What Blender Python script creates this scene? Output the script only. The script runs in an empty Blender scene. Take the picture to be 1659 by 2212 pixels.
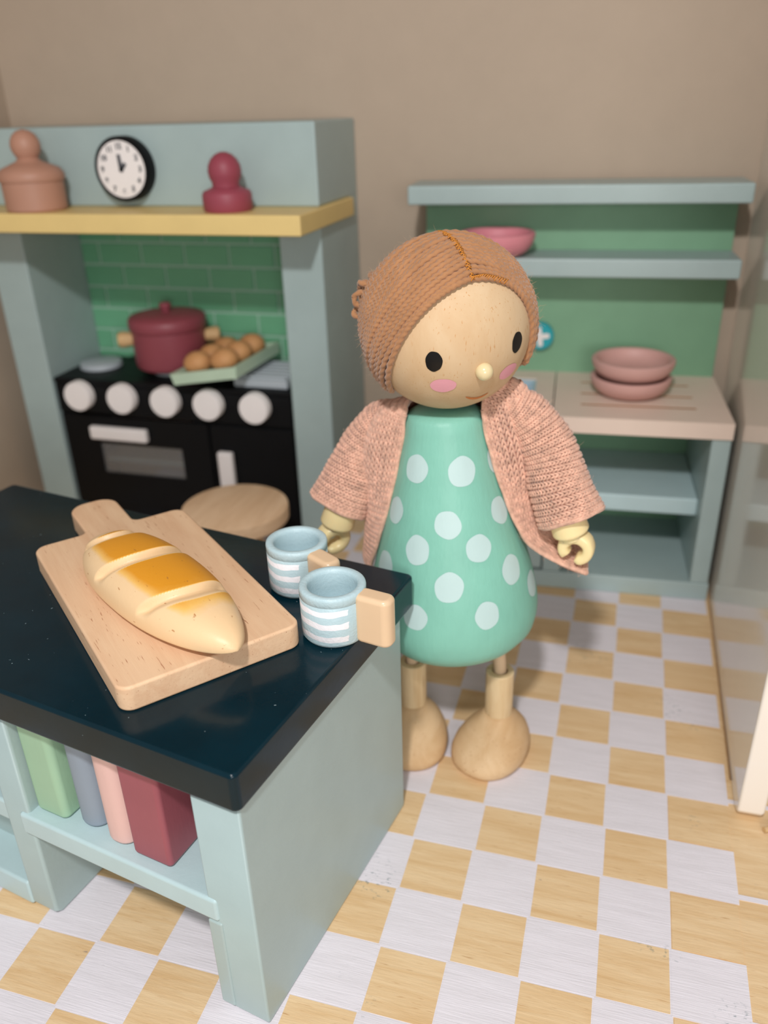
import bpy, bmesh, math, random
import numpy as np
from mathutils import Vector, Matrix, Euler

rnd = random.Random(7)
# ------------------------------------------------------------------ units
# All dimensions below are in floor tiles (one printed square = 2 cm of the real toy house).
S = 0.2                       # one tile in Blender units (scene is ten times life size)
scene = bpy.context.scene
col = scene.collection

# ------------------------------------------------------------------ camera
cam_d = bpy.data.cameras.new('camera')
cam = bpy.data.objects.new('camera', cam_d)
col.objects.link(cam)
CAM = Vector((-1.4923, -14.4659, 10.8418))
right = Vector((0.96103, 0.27507, -0.02727))
down = Vector((0.09900, -0.43370, -0.89559))
fwd = Vector((-0.25821, 0.85804, -0.44404))
fwd.normalize(); right = (right - fwd * right.dot(fwd)).normalized(); up = right.cross(fwd)
cam.matrix_world = Matrix((
    (right.x, up.x, -fwd.x, CAM.x * S), (right.y, up.y, -fwd.y, CAM.y * S),
    (right.z, up.z, -fwd.z, CAM.z * S), (0, 0, 0, 1)))
cam_d.sensor_fit = 'HORIZONTAL'
cam_d.sensor_width = 36.0
cam_d.lens = 1783.17 / 1659.0 * 36.0
cam_d.clip_start = 0.01
cam_d.dof.use_dof = True
cam_d.dof.focus_distance = 10.8 * S
cam_d.dof.aperture_fstop = cam_d.lens / 1000.0 / (0.135 * S)
scene.camera = cam

# ------------------------------------------------------------------ world and light
world = bpy.data.worlds.new('world'); scene.world = world
world.use_nodes = True
bg = world.node_tree.nodes['Background']
bg.inputs[0].default_value = (1.0, 0.985, 0.965, 1)
bg.inputs[1].default_value = 0.385

def lamp(name, loc, energy, color, radius):
    l = bpy.data.lights.new(name, 'POINT'); l.energy = energy; l.color = color
    l.shadow_soft_size = radius * S
    o = bpy.data.objects.new(name, l); col.objects.link(o)
    o.location = Vector(loc) * S
    return o
lamp('room_lamp', (-2.4, -19.7, 22.8), 650.0, (1.0, 0.985, 0.98), 0.75)
lamp('fill_lamp', (5.5, -30.0, 11.0), 430.0, (1.0, 0.98, 0.965), 5.0)  # added soft fill from the front right, stands for no known lamp

scene.view_settings.view_transform = 'Standard'
scene.view_settings.look = 'None'
scene.view_settings.exposure = 0.0
scene.view_settings.gamma = 1.0
scene.view_settings.use_curve_mapping = False
scene.unit_settings.scale_length = 0.1
scene.cycles.max_bounces = 8
scene.cycles.use_denoising = True

# ------------------------------------------------------------------ mesh helpers
class MB:
    def __init__(s):
        s.v = []; s.f = []
    def add(s, vs, fs, M=None):
        n = len(s.v)
        if M is not None: vs = [M @ Vector(p) for p in vs]
        s.v.extend([tuple(p) for p in vs])
        s.f.extend([tuple(i + n for i in f) for f in fs])
        return s
    def box(s, x0, x1, y0, y1, z0, z1, bev=0.0, seg=2, M=None):
        bm = bmesh.new()
        bmesh.ops.create_cube(bm, size=1)
        for v in bm.verts:
            v.co = ((x0 + x1) / 2 + v.co.x * (x1 - x0), (y0 + y1) / 2 + v.co.y * (y1 - y0), (z0 + z1) / 2 + v.co.z * (z1 - z0))
        if bev > 0:
            bmesh.ops.bevel(bm, geom=list(bm.edges), offset=bev, segments=seg, profile=0.5, affect='EDGES')
        return s.bm(bm, M)
    def bm(s, bm, M=None):
        bm.verts.ensure_lookup_table(); bm.verts.index_update()
        s.add([v.co.copy() for v in bm.verts], [[v.index for v in f.verts] for f in bm.faces], M)
        bm.free(); return s
    def prism(s, pts, z0, z1, bev=0.0, seg=2, M=None):
        bm = bmesh.new()
        vs = [bm.verts.new((p[0], p[1], z0)) for p in pts]
        f = bm.faces.new(vs)
        r = bmesh.ops.extrude_face_region(bm, geom=[f])
        for e in r['geom']:
            if isinstance(e, bmesh.types.BMVert): e.co.z = z1
        bmesh.ops.recalc_face_normals(bm, faces=bm.faces)
        if bev > 0:
            ed = [e for e in bm.edges if abs(e.verts[0].co.z - e.verts[1].co.z) < 1e-6]
            bmesh.ops.bevel(bm, geom=ed, offset=bev, segments=seg, profile=0.5, affect='EDGES')
        return s.bm(bm, M)
    def lathe(s, prof, n=40, M=None):
        vs = []; fs = []; rings = []
        for r, z in prof:
            if r < 1e-6: rings.append([len(vs)]); vs.append((0, 0, z))
            else:
                rings.append(list(range(len(vs), len(vs) + n)))
                vs += [(r * math.cos(2 * math.pi * k / n), r * math.sin(2 * math.pi * k / n), z) for k in range(n)]
        for a, b in zip(rings, rings[1:]):
            for k in range(n):
                k2 = (k + 1) % n
                if len(a) == 1 and len(b) == 1: continue
                if len(a) == 1: fs.append((a[0], b[k2], b[k]))
                elif len(b) == 1: fs.append((a[k], a[k2], b[0]))
                else: fs.append((a[k], a[k2], b[k2], b[k]))
        return s.add(vs, fs, M)
    def grid(s, P, closed_u=False, closed_v=False):
        nu = len(P); nv = len(P[0]); vs = [p for row in P for p in row]; fs = []
        for i in range(nu if closed_u else nu - 1):
            for j in range(nv if closed_v else nv - 1):
                i2 = (i + 1) % nu; j2 = (j + 1) % nv
                fs.append((i * nv + j, i2 * nv + j, i2 * nv + j2, i * nv + j2))
        return s.add(vs, fs)
    def tube(s, path, rad, n=10, caps=True, shape=None, hint=(0, 0, 1)):
        path = [Vector(p) for p in path]; N = len(path)
        fr = None; P = []
        for i, p in enumerate(path):
            d = (path[min(i + 1, N - 1)] - path[max(i - 1, 0)]).normalized()
            if fr is None:
                h = Vector(hint)
                if abs(h.dot(d)) > .95: h = Vector((1, 0, 0)) if abs(d.x) < .9 else Vector((0, 1, 0))
                fr = (h - d * h.dot(d)).normalized()
            else: fr = (fr - d * fr.dot(d)).normalized()
            b = d.cross(fr)
            r = rad(i / (N - 1)) if callable(rad) else rad
            ring = []
            for k in range(n):
                a = 2 * math.pi * k / n
                rr = r * (shape(a, i / (N - 1)) if shape else 1)
                ring.append(p + fr * (rr * math.cos(a)) + b * (rr * math.sin(a)))
            P.append(ring)
        base = len(s.v)
        s.grid(P, closed_v=True)
        if caps:
            s.f.append(tuple(base + k for k in range(n))[::-1])
            s.f.append(tuple(base + (N - 1) * n + k for k in range(n)))
        return s
    def ball(s, c, r, nu=16, nv=10, M=None):
        prof = [(math.sin(math.pi * i / nv), -math.cos(math.pi * i / nv)) for i in range(nv + 1)]
        prof[0] = (0, -1); prof[-1] = (0, 1)
        rx, ry, rz = (r, r, r) if not hasattr(r, '__len__') else r
        T = Matrix.Translation(c) @ Matrix.Diagonal((rx, ry, rz, 1))
        return s.lathe(prof, nu, (M @ T) if M is not None else T)
    def mesh(s, name, smooth=True, angle=35):
        me = bpy.data.meshes.new(name)
        me.from_pydata([(a * S, b * S, c * S) for a, b, c in s.v], [], s.f)
        me.update()
        if smooth:
            me.polygons.foreach_set('use_smooth', [True] * len(me.polygons))
            if angle: me.set_sharp_from_angle(angle=math.radians(angle))
        return me
    def build(s, name, mat, parent=None, smooth=True, angle=35, wn=False, loc=None, recalc=True):
        me = s.mesh(name, smooth, None if wn else angle)
        if recalc:
            bm = bmesh.new(); bm.from_mesh(me)
            bmesh.ops.recalc_face_normals(bm, faces=bm.faces)
            bm.to_mesh(me); bm.free()
        me.materials.append(mat)
        return link(name, me, parent, wn, loc)

def link(name, me, parent=None, wn=False, loc=None):
    o = bpy.data.objects.new(name, me); col.objects.link(o)
    if parent is not None: o.parent = parent
    if loc is not None: o.location = Vector(loc) * S
    if wn:
        m = o.modifiers.new('weighted', 'WEIGHTED_NORMAL'); m.keep_sharp = True
    return o

def bx(name, mat, parent, x0, x1, y0, y1, z0, z1, bev=0.03, seg=2):
    return MB().box(x0, x1, y0, y1, z0, z1, bev, seg).build(name, mat, parent, wn=bev > 0, smooth=bev > 0)

def thing(name, label, cat, loc=(0, 0, 0), rot=(0, 0, 0), group=None):
    o = bpy.data.objects.new(name, None); col.objects.link(o)
    o.empty_display_size = 0.1
    o.location = Vector(loc) * S; o.rotation_euler = rot
    return tag(o, label, cat, group)
def tag(o, label, cat, group=None):
    o['label'] = label; o['category'] = cat
    if group: o['group'] = group
    return o
def struct(o):
    o['kind'] = 'structure'; return o

def smooth01(x):
    x = min(1, max(0, x)); return x * x * (3 - 2 * x)

# ------------------------------------------------------------------ materials
def lin(c):
    return tuple(((x / 255.0) / 12.92) if x / 255.0 <= 0.04045 else (((x / 255.0 + 0.055) / 1.055) ** 2.4) for x in c) + (1,)

class NT:
    """a small wrapper for building one node material"""
    def __init__(s, name, rough=0.5, spec=0.5, coat=0.0, sss=0.0):
        s.m = bpy.data.materials.new(name); s.m.use_nodes = True
        s.t = s.m.node_tree; s.b = s.t.nodes['Principled BSDF']
        s.b.inputs['Roughness'].default_value = rough
        s.b.inputs['Specular IOR Level'].default_value = spec
        s.b.inputs['Coat Weight'].default_value = coat
        s.b.inputs['Coat Roughness'].default_value = 0.08
        if sss:
            s.b.inputs['Subsurface Weight'].default_value = sss
            s.b.inputs['Subsurface Radius'].default_value = (0.6 * S, 0.4 * S, 0.25 * S)
            s.b.inputs['Subsurface Scale'].default_value = 0.25
    def n(s, typ, **kw):
        nd = s.t.nodes.new(typ)
        for k, v in kw.items(): setattr(nd, k, v)
        return nd
    def l(s, a, b): s.t.links.new(a, b)
    def coords(s, scale, world=False, rot=(0, 0, 0)):
        if world: out = s.n('ShaderNodeNewGeometry').outputs['Position']
        else: out = s.n('ShaderNodeTexCoord').outputs['Object']
        mp = s.n('ShaderNodeMapping')
        mp.inputs['Scale'].default_value = tuple(x / S for x in scale)
        mp.inputs['Rotation'].default_value = rot
        s.l(out, mp.inputs[0]); return mp.outputs[0]
    def noise(s, vec, scale=1.0, detail=4, rough=0.55, dist=0.0):
        nd = s.n('ShaderNodeTexNoise'); s.l(vec, nd.inputs['Vector'])
        nd.inputs['Scale'].default_value = scale; nd.inputs['Detail'].default_value = detail
        nd.inputs['Roughness'].default_value = rough; nd.inputs['Distortion'].default_value = dist
        return nd.outputs['Fac']
    def ramp(s, fac, stops, const=False):
        r = s.n('ShaderNodeValToRGB'); s.l(fac, r.inputs[0])
        e = r.color_ramp.elements
        if const: r.color_ramp.interpolation = 'CONSTANT'
        while len(e) < len(stops): e.new(0.5)
        for el, (p, c) in zip(e, stops):
            el.position = p; el.color = c if hasattr(c, '__len__') else (c, c, c, 1)
        return r.outputs[0]
    def mix(s, fac, a, b, blend='MIX'):
        m = s.n('ShaderNodeMix', data_type='RGBA', blend_type=blend)
        for sock, v in ((m.inputs[0], fac), (m.inputs[6], a), (m.inputs[7], b)):
            if hasattr(v, 'links') or isinstance(v, bpy.types.NodeSocket): s.l(v, sock)
            else: sock.default_value = v
        return m.outputs[2]
    def math(s, op, a, b=0.0, c=0.0):
        m = s.n('ShaderNodeMath', operation=op)
        for sock, v in zip(m.inputs, (a, b, c)):
            if isinstance(v, bpy.types.NodeSocket): s.l(v, sock)
            else: sock.default_value = v
        return m.outputs[0]
    def bump(s, h, strength=0.3, dist=0.02):
        b = s.n('ShaderNodeBump'); b.inputs['Strength'].default_value = strength
        b.inputs['Distance'].default_value = dist * S
        s.l(h, b.inputs['Height']); s.l(b.outputs[0], s.b.inputs['Normal'])
    def base(s, c):
        if isinstance(c, bpy.types.NodeSocket): s.l(c, s.b.inputs['Base Color'])
        else: s.b.inputs['Base Color'].default_value = c
    def sep(s, vec):
        x = s.n('ShaderNodeSeparateXYZ'); s.l(vec, x.inputs[0]); return x.outputs

def paint(name, c, rough=0.45, var=0.06, bump=0.12, grain=None, spec=0.4, coat=0.0, bscale=14):
    """brushed or sprayed paint over wood: soft tone drift plus fine orange-peel relief"""
    t = NT(name, rough, spec, coat)
    v = t.coords((1, 1, 1))
    n1 = t.noise(v, 1.3, 3)
    d = tuple(x * (1 - var) for x in lin(c)[:3]) + (1,); e = tuple(min(1, x * (1 + var)) for x in lin(c)[:3]) + (1,)
    t.base(t.ramp(n1, [(0.3, d), (0.7, e)]))
    vb = t.coords(grain, False) if grain else v
    t.bump(t.noise(vb, bscale if not grain else 1.0, 4, 0.6), bump, 0.03)
    return t.m

def wood(name, light, dark, grain=(0.35, 5, 5), pores=None, pore_c=(150, 95, 55), rough=0.55, world=False, bump=0.1, pore_t=(0.66, 0.72), scuff=None, spec=0.3, fine=6.0):
    t = NT(name, rough, spec)
    v = t.coords(grain, world)
    n1 = t.noise(v, 1.0, 5, 0.6, 0.6)
    c = t.ramp(n1, [(0.28, lin(dark)), (0.62, lin(light))])
    if pores:
        vp = t.coords(pores, world)
        n2 = t.noise(vp, 1.0, 2, 0.5)
        big = t.noise(t.coords((0.7, 0.7, 0.7), world), 1.0, 2)
        f = t.math('MULTIPLY', t.ramp(n2, [(pore_t[0], 0.0), (pore_t[1], 1.0)]), t.ramp(big, [(0.35, 0.25), (0.6, 0.95)]))
        c = t.mix(f, c, lin(pore_c))
    if scuff: c = scuffs(t, c, world)
    t.base(c)
    vb = t.coords(tuple(g * fine for g in grain), world)
    t.bump(t.noise(vb, 1.0, 3, 0.6), bump, 0.03)
    return t.m

def scuffs(t, c, world):
    a = t.noise(t.coords((0.55, 0.55, 0.55), world), 1.0, 2)
    b = t.noise(t.coords((9, 16, 9), world), 1.0, 3, 0.65)
    f = t.math('MULTIPLY', t.ramp(a, [(0.60, 0.0), (0.66, 1.0)]), t.ramp(b, [(0.57, 0.0), (0.66, 0.55)]))
    c = t.mix(f, c, lin((70, 105, 110)))
    d = t.noise(t.coords((5, 9, 5), world), 1.0, 1)
    return t.mix(t.ramp(d, [(0.79, 0.0), (0.83, 0.5)]), c, lin((95, 95, 105)))

M = {}
M['sage'] = paint('sage_paint', (163, 181, 180), 0.38, 0.03, 0.10, spec=0.45)
M['sage_lit'] = paint('sage_paint_lit', (180, 203, 206), 0.42, 0.03, 0.10)  # lighter copy of sage: stronger light on shelf tops put into the colour
M['green'] = paint('green_paint', (122, 164, 132), 0.5, 0.04, 0.06)
M['grout'] = paint('grout_green', (158, 194, 174), 0.55, 0.03, 0.05)
M['brick'] = paint('brick_green', (108, 172, 134), 0.42, 0.05, 0.05)
M['yellow'] = paint('yellow_paint', (226, 198, 132), 0.5, 0.03, 0.06)
M['black'] = paint('black_paint', (9, 11, 14), 0.5, 0.1, 0.08, spec=0.2)
M['white'] = paint('white_paint', (232, 224, 220), 0.45, 0.02, 0.08)
M['worktop'] = paint('teal_gloss_paint', (2, 33, 43), 0.17, 0.15, 0.05, spec=0.25, bscale=5)
M['counter'] = paint('blush_white_paint', (226, 205, 190), 0.45, 0.02, 0.05)
M['basin'] = paint('basin_blue_paint', (175, 200, 212), 0.4, 0.02, 0.05)
M['pinkbowl'] = paint('rose_paint', (222, 142, 152), 0.5, 0.03, 0.05)
M['mauvebowl'] = paint('dusty_rose_paint', (204, 160, 152), 0.5, 0.03, 0.05)
M['tanjar'] = paint('terracotta_pink_paint', (180, 134, 113), 0.5, 0.03, 0.05)
M['redjar'] = paint('raspberry_paint', (150, 68, 82), 0.5, 0.03, 0.05)
M['pot'] = paint('plum_red_paint', (140, 68, 78), 0.45, 0.04, 0.05)
M['tray'] = paint('pale_green_paint', (190, 212, 188), 0.5, 0.03, 0.05)
def specks(m, c, th):
    # dust specks: tiny pale dots strewn over the paint
    t = NT.__new__(NT); t.m = m; t.t = m.node_tree; t.b = t.t.nodes['Principled BSDF']
    old = t.b.inputs['Base Color'].links[0].from_socket
    n = t.noise(t.coords((26, 26, 26)), 1.0, 0)
    t.base(t.mix(t.ramp(n, [(th, 0.0), (th + 0.02, 0.7)]), old, lin(c)))
specks(M['worktop'], (150, 170, 175), 0.872)
M['knob'] = paint('knob_white_paint', (238, 232, 230), 0.5, 0.02, 0.05)
M['wallpaint'] = paint('wall_beige_paint', (182, 165, 147), 0.75, 0.02, 0.05, spec=0.15)
M['wallgloss'] = paint('wall_gloss_paint', (238, 229, 218), 0.10, 0.01, 0.02, spec=0.5, coat=0.2, bscale=2)
M['steel'] = paint('grey_blue_paint', (176, 184, 190), 0.45, 0.02, 0.05)
M['teal'] = paint('turquoise_paint', (40, 160, 170), 0.4, 0.03, 0.05)
M['bgreen'] = paint('book_green_paint', (156, 190, 160), 0.5, 0.03, 0.30, (3, 3, 0.8))
M['bgrey'] = paint('book_slate_paint', (138, 150, 163), 0.5, 0.02, 0.08)
M['bpink'] = paint('book_pink_paint', (220, 182, 174), 0.5, 0.02, 0.08)
M['bred'] = paint('book_red_paint', (152, 82, 92), 0.42, 0.05, 0.30, (3, 3, 0.8))
M['floorwood'] = wood('floor_bare_birch', (228, 198, 156), (213, 176, 128), (0.5, 5.0, 1), (3.5, 40, 1), (180, 135, 88), 0.5, True, 0.22, (0.64, 0.78), True)
M['boardwood'] = wood('beech_board', (226, 190, 154), (214, 172, 136), (0.4, 4, 4), (3.2, 40, 40), (160, 102, 72), 0.5, False, 0.12, (0.67, 0.73))
M['stoolwood'] = wood('beech_stool', (234, 200, 164), (216, 178, 140), (4, 0.5, 4), None, rough=0.6)
M['facewood'] = wood('maple_face', (211, 183, 147), (201, 167, 127), (1.4, 1.4, 0.5), (48, 48, 5.5), (190, 138, 84), 0.55, False, 0.10, (0.655, 0.71), spec=0.2)
M['legwood'] = wood('raw_dowel', (224, 200, 160), (208, 178, 134), (6, 6, 0.5), (14, 14, 1.0), (170, 130, 90), 0.6, False, 0.2)
M['footwood'] = wood('raw_foot', (216, 184, 144), (198, 160, 116), (2.2, 0.6, 2.2), (22, 22, 22), (176, 134, 96), 0.65, False, 0.25, (0.66, 0.74))
M['pothandle'] = wood('pot_handle_wood', (212, 178, 130), (190, 150, 105), (2, 2, 2))
M['bun'] = wood('bun_wood', (208, 156, 106), (186, 132, 84), (1, 1, 1), None, rough=0.6)
M['slot'] = wood('slot_wood', (176, 122, 68), (150, 98, 50), (0.5, 5, 5))
M['inside'] = wood('oven_inside', (222, 204, 194), (200, 182, 172), (0.5, 4, 4))
M['black_eye'] = paint('eye_black', (14, 12, 12), 0.3, 0.0, 0.02)
M['cheek'] = paint('cheek_pink', (228, 160, 170), 0.55, 0.03, 0.05)
M['smile'] = paint('smile_brown', (202, 118, 52), 0.5, 0.02, 0.02)
M['nose'] = paint('nose_ivory', (226, 206, 160), 0.18, 0.02, 0.02, spec=0.6)
M['dot'] = paint('dot_white', (188, 213, 211), 0.5, 0.02, 0.12, (9, 9, 1.5))
M['dress'] = paint('dress_mint', (130, 191, 172), 0.46, 0.05, 0.30, (9, 9, 1.2))
M['rope'] = paint('jute_rope', (210, 182, 150), 0.85, 0.1, 0.3)
M['stitchthread'] = paint('parting_thread', (192, 124, 48), 0.7, 0.08, 0.1)
M['handle_tan'] = paint('mug_handle_tan', (224, 192, 156), 0.3, 0.03, 0.03, spec=0.5)

def m_floorwhite():
    t = NT('floor_white_print', 0.5, 0.35)
    n1 = t.noise(t.coords((0.9, 7, 1), True), 1.0, 4)
    c = t.ramp(n1, [(0.3, lin((220, 214, 219))), (0.7, lin((229, 223, 229)))])
    n2 = t.noise(t.coords((3.0, 60, 1), True), 1.0, 2)
    c = t.mix(t.ramp(n2, [(0.68, 0.0), (0.78, 0.22)]), c, lin((165, 150, 145)))
    c = scuffs(t, c, True)
    t.base(c)
    t.bump(t.noise(t.coords((2.2, 44, 1), True), 1.0, 3, 0.6), 0.28, 0.03)
    return t.m
M['floorwhite'] = m_floorwhite()

def m_plastic():
    t = NT('cream_plastic', 0.32, 0.5, 0.1, 0.25)
    t.base(lin((244, 222, 168))); return t.m
M['plastic'] = m_plastic()

def m_yarn(name, c, var, scale):
    t = NT(name, 0.85, 0.2)
    t.b.inputs['Sheen Weight'].default_value = 0.35
    t.b.inputs['Sheen Roughness'].default_value = 0.5
    v = t.coords((1, 1, 1))
    n1 = t.noise(v, scale, 3)
    d = tuple(x * (1 - var) for x in lin(c)[:3]) + (1,); e = tuple(min(1, x * (1 + var)) for x in lin(c)[:3]) + (1,)
    t.base(t.ramp(n1, [(0.3, d), (0.7, e)]))
    t.bump(t.noise(v, 60, 2), 0.3, 0.02)
    return t.m
M['hair'] = m_yarn('hair_yarn', (168, 120, 82), 0.10, 3.0)
M['haircap'] = m_yarn('hair_base', (136, 84, 48), 0.1, 3.0)
M['knit'] = m_yarn('peach_wool', (216, 170, 147), 0.24, 9.0)
M['knitbase'] = m_yarn('peach_wool_ground', (186, 122, 98), 0.08, 5.0)
M['fuzz'] = m_yarn('wool_fibre', (226, 186, 158), 0.1, 2.0)
M['hairfuzz'] = m_yarn('hair_fibre', (204, 158, 118), 0.1, 2.0)

def m_mug():
    t = NT('mug_blue_paint', 0.4, 0.45)
    v = t.coords((1, 1, 1)); x, y, z = t.sep(v)
    wob = t.math('MULTIPLY', t.math('SUBTRACT', t.noise(v, 2.6, 2), 0.5), 0.10)
    zz = t.math('ADD', z, wob)
    f = None
    for zc in (0.165, 0.36, 0.545):
        d = t.math('ABSOLUTE', t.math('SUBTRACT', zz, zc))
        g = t.math('LESS_THAN', d, 0.043)
        f = g if f is None else t.math('MAXIMUM', f, g)
    rad = t.math('SQRT', t.math('ADD', t.math('MULTIPLY', x, x), t.math('MULTIPLY', y, y)))
    f = t.math('MULTIPLY', f, t.math('GREATER_THAN', rad, 0.415))
    endn = t.math('ADD', t.math('MULTIPLY', t.noise(t.coords((0.1, 0.1, 5.5)), 1.0, 1), 0.14), 0.30)
    f = t.math('MULTIPLY', f, t.math('LESS_THAN', x, endn))
    n1 = t.noise(v, 3, 3)
    c = t.ramp(n1, [(0.3, lin((176, 201, 208))), (0.7, lin((186, 209, 215)))])
    t.base(t.mix(f, c, lin((236, 234, 238))))
    t.bump(t.noise(v, 22, 3), 0.25, 0.03)
    return t.m
M['mug'] = m_mug()

def m_bread():
    t = NT('bread_wood_paint', 0.42, 0.4)
    a = t.n('ShaderNodeAttribute', attribute_name='glaze').outputs['Fac']
    v = t.coords((1, 1, 1))
    n = t.noise(v, 3.0, 4)
    g = t.math('ADD', a, t.math('MULTIPLY', t.math('SUBTRACT', n, 0.5), 0.35))
    c = t.ramp(g, [(0.15, lin((232, 197, 152))), (0.45, lin((232, 182, 98))), (0.85, lin((217, 146, 36)))])
    p = t.noise(t.coords((6, 15, 15)), 1.0, 2)
    c = t.mix(t.ramp(p, [(0.70, 0.0), (0.75, 0.7)]), c, lin((165, 105, 50)))
    t.base(c); t.bump(t.noise(v, 14, 3), 0.08, 0.03)
    return t.m
M['bread'] = m_bread()

# ------------------------------------------------------------------ structure: floor, walls
fl = MB().box(-19.2, 1.045, -2.36, 7.3, -0.5, -0.012).box(1.045, 1.6, -2.36, 7.3, -0.6, -0.3).box(-19.2, 3.4, -14.0, -2.36, -0.5, -0.012).build('floor', M['floorwood'], smooth=False)
struct(fl)
def tile_mesh(name, w, h, mat):
    me = MB().box(-w / 2, w / 2, -h / 2, h / 2, -0.04, 0.0).mesh(name, False); me.materials.append(mat); return me
tw = tile_mesh('tile_white', 1.0, 1.0, M['floorwhite']); tn = tile_mesh('tile_bare', 0.955, 0.955, M['floorwood'])
for i in range(-16, 1):
    for j in range(-10, 7):
        white = (i + j) % 2 != 0
        o = link('tile', tw if white else tn, fl, loc=(i + 0.5, j + 0.5, 0.0))
grt = MB()                                     # the white ground print the bare squares are left out of
grt.box(-16, 0.012, -10, 7.0, -0.02, -0.004)
g = grt.build('white_print', M['floorwhite'], fl, smooth=False)
for y in (-2.94, -4.9, -6.9, -8.9):            # thin white bars printed past the right edge of the squares
    bx('printed_bar', M['floorwhite'], fl, 0.985, 3.3, y, y + 0.09, -0.03, -0.002, 0)

struct(bx('wall_back', M['wallpaint'], None, -19.2, 1.6, 7.3, 7.8, -0.5, 19.0, 0))
struct(bx('wall_left', M['wallpaint'], None, -19.15, -18.65, -3.3, 7.3, -0.5, 19.0, 0))
struct(bx('ceiling', M['wallpaint'], None, -19.15, 1.51, -3.3, 7.8, 17.6, 18.2, 0))
wr = MB()
pts = [(-3.28, 0.22), (-3.18, 0.06), (-2.98, 0.0), (7.3, 0.0), (7.3, 19.0), (-3.28, 19.0)]
X = Matrix(((0, 0, 1, 0), (1, 0, 0, 0), (0, 1, 0, 0), (0, 0, 0, 1)))
wr.prism(pts, 1.088, 1.51, 0.05, 3, X)
struct(wr.build('wall_right', M['wallgloss'], wn=True))

# ------------------------------------------------------------------ island with worktop
ISL = thing('kitchen_island', 'pale sage kitchen island with a glossy dark teal worktop and an open shelf', 'kitchen island', (-5.083, -8.479, 0), (0, 0, math.atan2(-0.18055, 0.98356)))
MI = ISL.matrix_world = Matrix.Translation(Vector((-5.083, -8.479, 0)) * S) @ Matrix.Rotation(math.atan2(-0.18055, 0.98356), 4, 'Z')
def rrect(x0, x1, y0, y1, r, n=5):
    p = []
    for cx, cy, a0 in ((x1 - r, y0 + r, -90), (x1 - r, y1 - r, 0), (x0 + r, y1 - r, 90), (x0 + r, y0 + r, 180)):
        for k in range(n + 1):
            a = math.radians(a0 + 90 * k / n); p.append((cx + r * math.cos(a), cy + r * math.sin(a)))
    return p
MB().prism(rrect(-8.52, 0.05, -0.07, 4.60, 0.10), 3.85, 4.40, 0.05, 3).build('worktop', M['worktop'], ISL, wn=True)
def panel(name, pts, x0, x1, bev=0.05):
    # a side panel: outline in (depth, height), thickness in x
    return MB().prism(pts, x0, x1, bev, 3, X).build(name, M['sage'], ISL, wn=True)
panel('end_panel', [(0.02, 0), (4.15, 0), (4.19, 0.05), (4.19, 3.85), (0, 3.85), (0, 0.05)], -0.71, 0.0, 0.035)
bx('lower_leg_step', M['sage'], ISL, -0.74, -0.52, -0.025, 0.3, 0.06, 1.68, 0.03, 3)
panel('middle_panel', [(0.0, 0.10), (0.10, 0), (4.19, 0), (4.19, 3.85), (0.03, 3.85)], -4.30, -3.79, 0.05)
panel('left_panel', [(0.0, 0.1), (0.1, 0), (4.19, 0), (4.19, 3.85), (0, 3.85)], -8.4, -7.85)
bx('shelf', M['sage_lit'], ISL, -3.95, -0.55, -0.035, 4.1, 1.71, 2.09, 0.05, 3)
bx('left_shelf', M['sage_lit'], ISL, -7.85, -4.25, 0.04, 4.1, 1.71, 2.09, 0.05, 3)
bx('bottom_rail', M['sage_lit'], ISL, -7.85, -4.27, -0.02, 4.1, 0.02, 0.50, 0.05, 3)
bx('lower_back', M['sage'], ISL, -7.85, -4.28, 0.55, 0.70, 0.5, 1.71, 0.0)
# dust specks on the worktop
# books on the shelf
def book(name, lab, mat, x0, x1, y0, y1, z1, rf, lean=0):
    p = []
    n = 6
    for cx, cy, a0, r in ((x1 - rf, y0 + rf, -90, rf), (x1 - .04, y1 - .04, 0, .04), (x0 + .04, y1 - .04, 90, .04), (x0 + rf, y0 + rf, 180, rf)):
        for k in range(n + 1):
            a = math.radians(a0 + 90 * k / n); p.append((cx + r * math.cos(a), cy + r * math.sin(a)))
    o = thing('book', lab, 'book', (0, 0, 0), (0, 0, 0), 'toy books on the island shelf')
    o.matrix_world = MI @ Matrix.Translation(Vector(((x0 + x1) / 2, y0, 2.094)) * S)
    cx = (x0 + x1) / 2
    MB().prism([(a - cx, b - y0) for a, b in p], 0.0, z1 - 2.09, 0.07, 3).build('block', mat, o, wn=True)
    return o
book('book', 'pale green painted wooden book beside the middle panel of the island shelf', M['bgreen'], -3.775, -3.19, 0.14, 1.75, 3.78, 0.10)
book('book', 'slate grey wooden book with a round spine between the green and pink books', M['bgrey'], -3.07, -2.62, 0.20, 1.75, 3.74, 0.20)
book('book', 'pale pink wooden book with a round spine beside the dark red book', M['bpink'], -2.52, -2.05, 0.14, 1.75, 3.76, 0.20)
book('book', 'dark red painted wooden book, thickest and nearest the end panel', M['bred'], -1.99, -1.35, 0.12, 1.75, 3.72, 0.07)

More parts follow.
